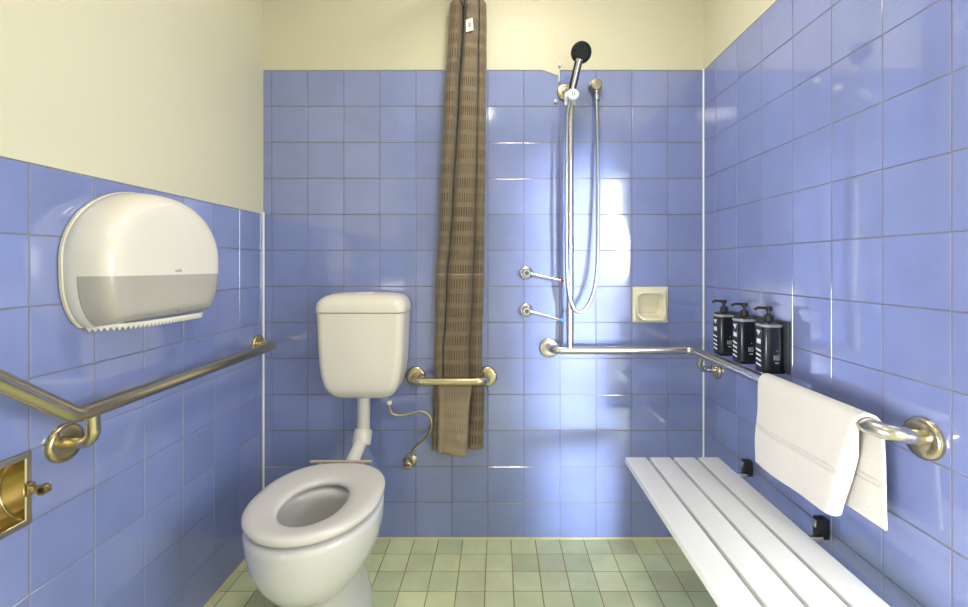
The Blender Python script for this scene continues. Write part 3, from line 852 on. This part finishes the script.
# hose
hp = smooth_path([pb(596.2, 100, -.026), pb(597, 115, -.03), pb(597.6, 160, -.04), pb(598, 210, -.055), pb(597.8, 250, -.07), pb(595.5, 282, -.085), pb(590, 301, -.098), pb(582, 311.5, -.106), pb(575, 310, -.11), pb(569.8, 298, -.112), pb(567.4, 280, -.112), pb(566.6, 250, -.112), pb(566.3, 200, -.112), pb(566.6, 150, -.112), pb(567.5, 115, -.115), pb(569.8, 101, -.121), pb(570.6, 97, -.1225)], 10)
bm = bmesh.new(); tube(bm, hp, .0072, 14)
hz = obj('shower_hose', bm, M['hose']); tag(hz, 'grey metal shower hose looping down beside the riser', 'hose')

for v_, u_, q in ((66, 559.5, 'small pale plastic nub on the cream wall left of the hand shower'), (102, 555.5, 'small white plastic nub on the tiles left of the shower riser')):
    p = pb(u_, v_, 0); bm = bmesh.new()
    lathe(bm, (p.x, -.002, p.z), (-.2, -1, .1), [(0, .0085), (.006, .008), (.011, .0055), (.013, .001)], 16)
    tag(obj('wall_clip', bm, M['caulk'], None), q, 'wall clip')
# ------------------------------------------------------------------ lever taps
def tap(v, tipu, tipv, capm, label):
    z = CH-(v-V0)/240; x = (526-U0)/240
    t = thing('lever_tap', label, 'tap', (x, 0, z))
    bm = bmesh.new(); lathe(bm, (x, -.002, z), (0, -1, 0), [(0, .030), (.003, .030), (.009, .026), (.012, .017), (.012, .001)], 36)
    obj('wall_plate', bm, M['chrome'], t)
    bm = bmesh.new(); lathe(bm, (x, -.012, z), (0, -1, 0), [(0, .0165), (.016, .0155), (.018, .019), (.040, .0185), (.044, .015), (.044, .001)], 30)
    h = obj('hub', bm, M['chrome'], t)
    bm = bmesh.new(); lathe(bm, (x, -.0562, z), (0, -1, 0), [(0, .0085), (.003, .008), (.003, .001)], 20); obj('hub_cap', bm, M['grey_plate'], t)
    e = pb(tipu, tipv, -.078); s = Vector((x+.010, -.046, z-.001))
    bm = bmesh.new(); tube(bm, [s, s.lerp(e, .3), s.lerp(e, .7), e], [.0065, .0058, .005, .0048], 14); obj('lever', bm, M['chrome'], t)
    dr = (e-s).normalized()
    bm = bmesh.new(); lathe(bm, e-dr*.001, dr, [(0, .0058), (.008, .0062), (.012, .004), (.0125, .001)], 14); obj('lever_tip', bm, capm, t)
tap(273, 561, 280.6, M['red'], 'upper chrome lever tap with red tip')
tap(310, 560, 319.6, M['blue_cap'], 'lower chrome lever tap with blue tip')

# ------------------------------------------------------------------ ceramic soap dish
sx0, sx1 = ub[soap_cell], ub[soap_cell+1]
sd = thing('soap_dish', 'square cream ceramic soap dish set among the blue tiles', 'soap dish', ((sx0+sx1)/2, 0, .90))
cx, cz = (sx0+sx1)/2, .975
HN = 48
def sring(hx, hz, r, y, oz=0, lip=0.0, ox=0):
    out = []
    for x, z in rrect(cx+ox, cz+oz, hx, hz, r, 11):
        low = max(0, (cz-.2*hz-z)/hz)               # forward lip grows along the lower side
        out.append(Vector((x, y-lip*min(1, low*1.15)*(1-.55*abs((x-cx)/hx)**2), z-lip*.2*min(1, low)*(1-abs((x-cx)/hx)))))
    return out
bm = bmesh.new()
loft(bm, [sring(.0735, .0735, .004, .012), sring(.0735, .0735, .004, -.006), sring(.072, .072, .005, -.009), sring(.062, .060, .014, -.0105, 0, .004), sring(.060, .057, .020, -.014, -.002, .036), sring(.058, .054, .022, -.017, -.003, .046), sring(.054, .049, .022, -.0165, -.002, .044), sring(.0515, .046, .022, -.012, -.001, .034),
          sring(.048, .042, .024, .003, 0, .012), sring(.042, .036, .024, .016, 0, .004), sring(.030, .026, .02, .022), sring(.012, .010, .008, .0235)], True, True)
obj('dish', bm, M['soap'], sd, angle=50)

# ------------------------------------------------------------------ pump bottles on the right wall
def quadmesh(bm, pts, th, nv):
    nv = Vector(nv); pts = [Vector(p) for p in pts]
    loft(bm, [pts, [p+nv*th for p in pts]])
HB = .030
def make_bottle(y, label):
    xc = XR-.011-.0025-HB
    t = thing('pump_bottle', label, 'pump bottle', (xc, y, .822), 'pump bottles on the right wall')
    R = lambda z, h, r: [Vector((px, py, z)) for px, py in rrect(xc, y, h, h, r, 9)]
    bm = bmesh.new()
    loft(bm, [R(.822, HB-.003, .016), R(.8235, HB-.0008, .018), R(.826, HB, .018), R(.960, HB, .018), R(.965, HB-.0012, .018), R(.969, HB-.006, .017), R(.971, HB-.014, .013), R(.9715, .011, .0108)], True, True)
    obj('body', bm, M['black_gloss'], t, angle=40)
    bm = bmesh.new()
    loft(bm, [R(.9545, HB+.0003, .018), R(.9585, HB+.0005, .018), R(.9625, HB, .0182)], False, False)
    obj('shoulder_band', bm, M['print_dim'], t)
    bm = bmesh.new()
    lathe(bm, (xc, y, .9712), (0, 0, 1), [(0, .0135), (.014, .0135), (.017, .0115), (.019, .007), (.019, .005)], 24)
    lathe(bm, (xc, y, .989), (0, 0, 1), [(0, .0052), (.014, .0052)], 14)
    pc = obj('pump_collar', bm, M['black'], t, angle=35)
    bm = bmesh.new()
    lathe(bm, (xc, y, 1.001), (0, 0, 1), [(0, .0085), (.002, .010), (.010, .010), (.013, .008), (.013, .001)], 20)
    tube(bm, fillet_path([(xc, y, 1.009), (xc-.030, y+.004, 1.010), (xc-.040, y+.005, 1.004)], [.006], 5), .0042, 10)
    obj('pump_head', bm, M['black'], pc, angle=35)
    # printed marks: side facing the room (-X) carries a triangle, a block and slanting bars; side facing the camera (-Y) carries two small lines
    fx = xc-HB-.0003; bm = bmesh.new(); nx = (-.0004, 0, 0)
    w = lambda a, z: (fx, y+.016-a, z)              # a runs towards the camera
    quadmesh(bm, [w(.004, .943), w(.026, .943), w(.015, .928)], .0004, (-1, 0, 0))
    quadmesh(bm, [w(.006, .917), w(.026, .917), w(.026, .903), w(.006, .903)], .0004, (-1, 0, 0))
    for k in range(4):
        z = .888-k*.0145
        quadmesh(bm, [w(.003, z), w(.027, z-.004), w(.027, z-.009), w(.003, z-.005)], .0004, (-1, 0, 0))
    obj('front_print', bm, M['print'], t, False)
    fy = y-HB-.0003; bm = bmesh.new(); s = lambda a, z: (xc-.016+a, fy, z)
    for a0, a1, z0, z1 in ((.012, .016, .872, .858), (.0175, .0205, .872, .858), (.022, .029, .872, .869), (.022, .029, .866, .863), (.022, .029, .861, .858), (.016, .027, .852, .848), (.021, .024, .886, .883)):
        quadmesh(bm, [s(a0, z0), s(a1, z0), s(a1, z1), s(a0, z1)], .0004, (0, -1, 0))
    obj('side_print', bm, M['print_dim'], t, False)
    b = thing('bottle_bracket', label, 'bottle holder', (XR, y, .82), 'black wall holders behind the pump bottles')
    bm = bmesh.new(); box(bm, (XR-.0110, y-.038, .8185), (XR-.0025, y+.032, .972), .003, 2); obj('back_plate', bm, M['grey_plate'], b)
    bm = bmesh.new(); box(bm, (xc-HB+.004, y-HB+.004, .8160), (XR-.0115, y+HB-.004, .8215), .002); obj('shelf_foot', bm, M['black'], b)
    return b
for y, l1, l2 in ((-.512, 'black pump bottle nearest the towel, first of three on the right wall', 'black wall holder behind the pump bottle nearest the towel'),
                  (-.380, 'middle black pump bottle of the three on the right wall', 'black wall holder behind the middle pump bottle'),
                  (-.248, 'black pump bottle nearest the back corner, farthest of three', 'black wall holder behind the pump bottle nearest the corner')):
    bb = make_bottle(y, l1); bb['label'] = l2

# ------------------------------------------------------------------ towel on the right rail
bm = bmesh.new(); uvl = bm.loops.layers.uv.new('uv')
RT = RB+.0055
yF, yN = -.560, -.905                 # far and near edge on the rail
NS, NTt = 90, 70
Lf, Lb = .232, .215
grid = []
for j in range(NTt+1):
    q = -Lb+(Lf+Lb+PI*RT)*j/NTt       # path length from the back hem over the rail to the front hem
    row = []
    for i in range(NS+1):
        s = i/NS
        arc = PI*RT
        if q < 0:                     # wall side
            dn = -q; x = xr_+RT+.002*math.sin(s*9)-.0; z = zr-dn; sgn = -dn
            yy = yF+(yN-.018-yF)*s-.010*s*dn/Lb
            x += .004*noise.noise(Vector((s*4, dn*8, 2)))*min(1, dn*12)
            z += .004*s*dn/Lb
        elif q <= arc:
            a = q/RT; x = xr_+RT*math.cos(a); z = zr+RT*math.sin(a); sgn = q-arc/2
            k = q/arc; yy = yF+(yN-yF-.018*(1-k))*s
        else:
            dn = q-arc; t = dn/Lf; sgn = dn
            x = xr_-RT; z = zr-dn
            yw = yN+.058*t             # near edge draws back as it falls
            yy = yF+.004*math.sin(t*3)+(yw-yF)*s
            x -= .012*t*(.3+.7*s)+.005*math.sin(s*6.0+t*1.5)*t
            x += .006*noise.noise(Vector((s*3.2, t*2.2, 7)))*min(1, t*3)
            # the near edge rolls round towards the wall into a soft fat fold
            rr = .004+.017*min(1, t*3.0); cl = rr*PI*1.15
            tot = (yF-yw)-rr+cl; dd = s*tot; flat = (yF-yw)-rr
            if dd <= flat: yy = yF-dd
            else:
                ph = (dd-flat)/rr
                x = x+rr-rr*math.cos(ph); yy = yw+rr-rr*math.sin(ph)
            x -= .010*min(1, t*3)*max(0, (s-.72)/.28)**2
            z -= .006*math.sin(s*PI*1.5)*t
        row.append((bm.verts.new((x, yy, z)), s*.36, sgn))
    grid.append(row)
for j in range(NTt):
    for i in range(NS):
        c = (grid[j][i], grid[j][i+1], grid[j+1][i+1], grid[j+1][i])
        f = bm.faces.new([k[0] for k in c])
        for l, k in zip(f.loops, c): l[uvl].uv = (k[1], k[2])
bmesh.ops.recalc_face_normals(bm, faces=bm.faces[:])
twl = obj('towel', bm, M['towel'], None, True, 180, fix=False)
md = twl.modifiers.new('pile', 'SOLIDIFY'); md.thickness = .0075; md.offset = 0; md.use_rim = True
ms = twl.modifiers.new('soft', 'SUBSURF'); ms.levels = 1; ms.render_levels = 1
tag(twl, 'white terry towel folded over the rail on the right wall', 'towel')

# ------------------------------------------------------------------ slatted bench
bn = thing('shower_bench', 'white slatted wall-mounted shower bench along the right wall', 'bench', (.61, -.75, .44))
SW, SG, bx0, byf, byn, bz = .0735, .0105, .4425, -.302, -1.045, .470
for k in range(4):
    bm = bmesh.new(); x = bx0+k*(SW+SG); box(bm, (x, byn, bz-.022), (x+SW, byf, bz), .003, 3); obj('slat', bm, M['bench'], bn)
bw = 4*SW+3*SG
for y in (-.40, -.75, -1.0):
    bm = bmesh.new(); box(bm, (bx0+.035, y-.015, bz-.0475), (bx0+bw-.002, y+.015, bz-.0225), .003); obj('cross_bar', bm, M['steel'], bn)
bm = bmesh.new(); box(bm, (XR-.045, -1.05, .345), (XR-.002, -.31, .375), .003); obj('wall_channel', bm, M['steel'], bn)
for y in (-.348, -.690, -1.022):
    bm = bmesh.new()
    box(bm, (XR-.030, y-.013, .428), (XR-.003, y+.013, .480), .003)
    h = obj('hinge_block', bm, M['rubber'], bn)
    bm = bmesh.new(); box(bm, (XR-.034, y-.006, .456), (XR-.0305, y+.006, .476), .001); obj('hinge_pin', bm, M['steel'], h)
    bm = bmesh.new(); box(bm, (bx0+.05, y-.030, bz-.0415), (XR-.031, y-.017, bz-.0235), .002); obj('hinge_arm', bm, M['steel'], bn)

# ------------------------------------------------------------------ world, view
wd = bpy.data.worlds.new('world'); SC.world = wd; wd.use_nodes = True
wd.node_tree.nodes['Background'].inputs['Color'].default_value = (.8, .88, 1, 1)
wd.node_tree.nodes['Background'].inputs['Strength'].default_value = .5
SC.view_settings.view_transform = 'Standard'
SC.view_settings.look = 'None'
SC.view_settings.gamma = 1
SC.view_settings.use_curve_mapping = False
SC.view_settings.exposure = 0.27
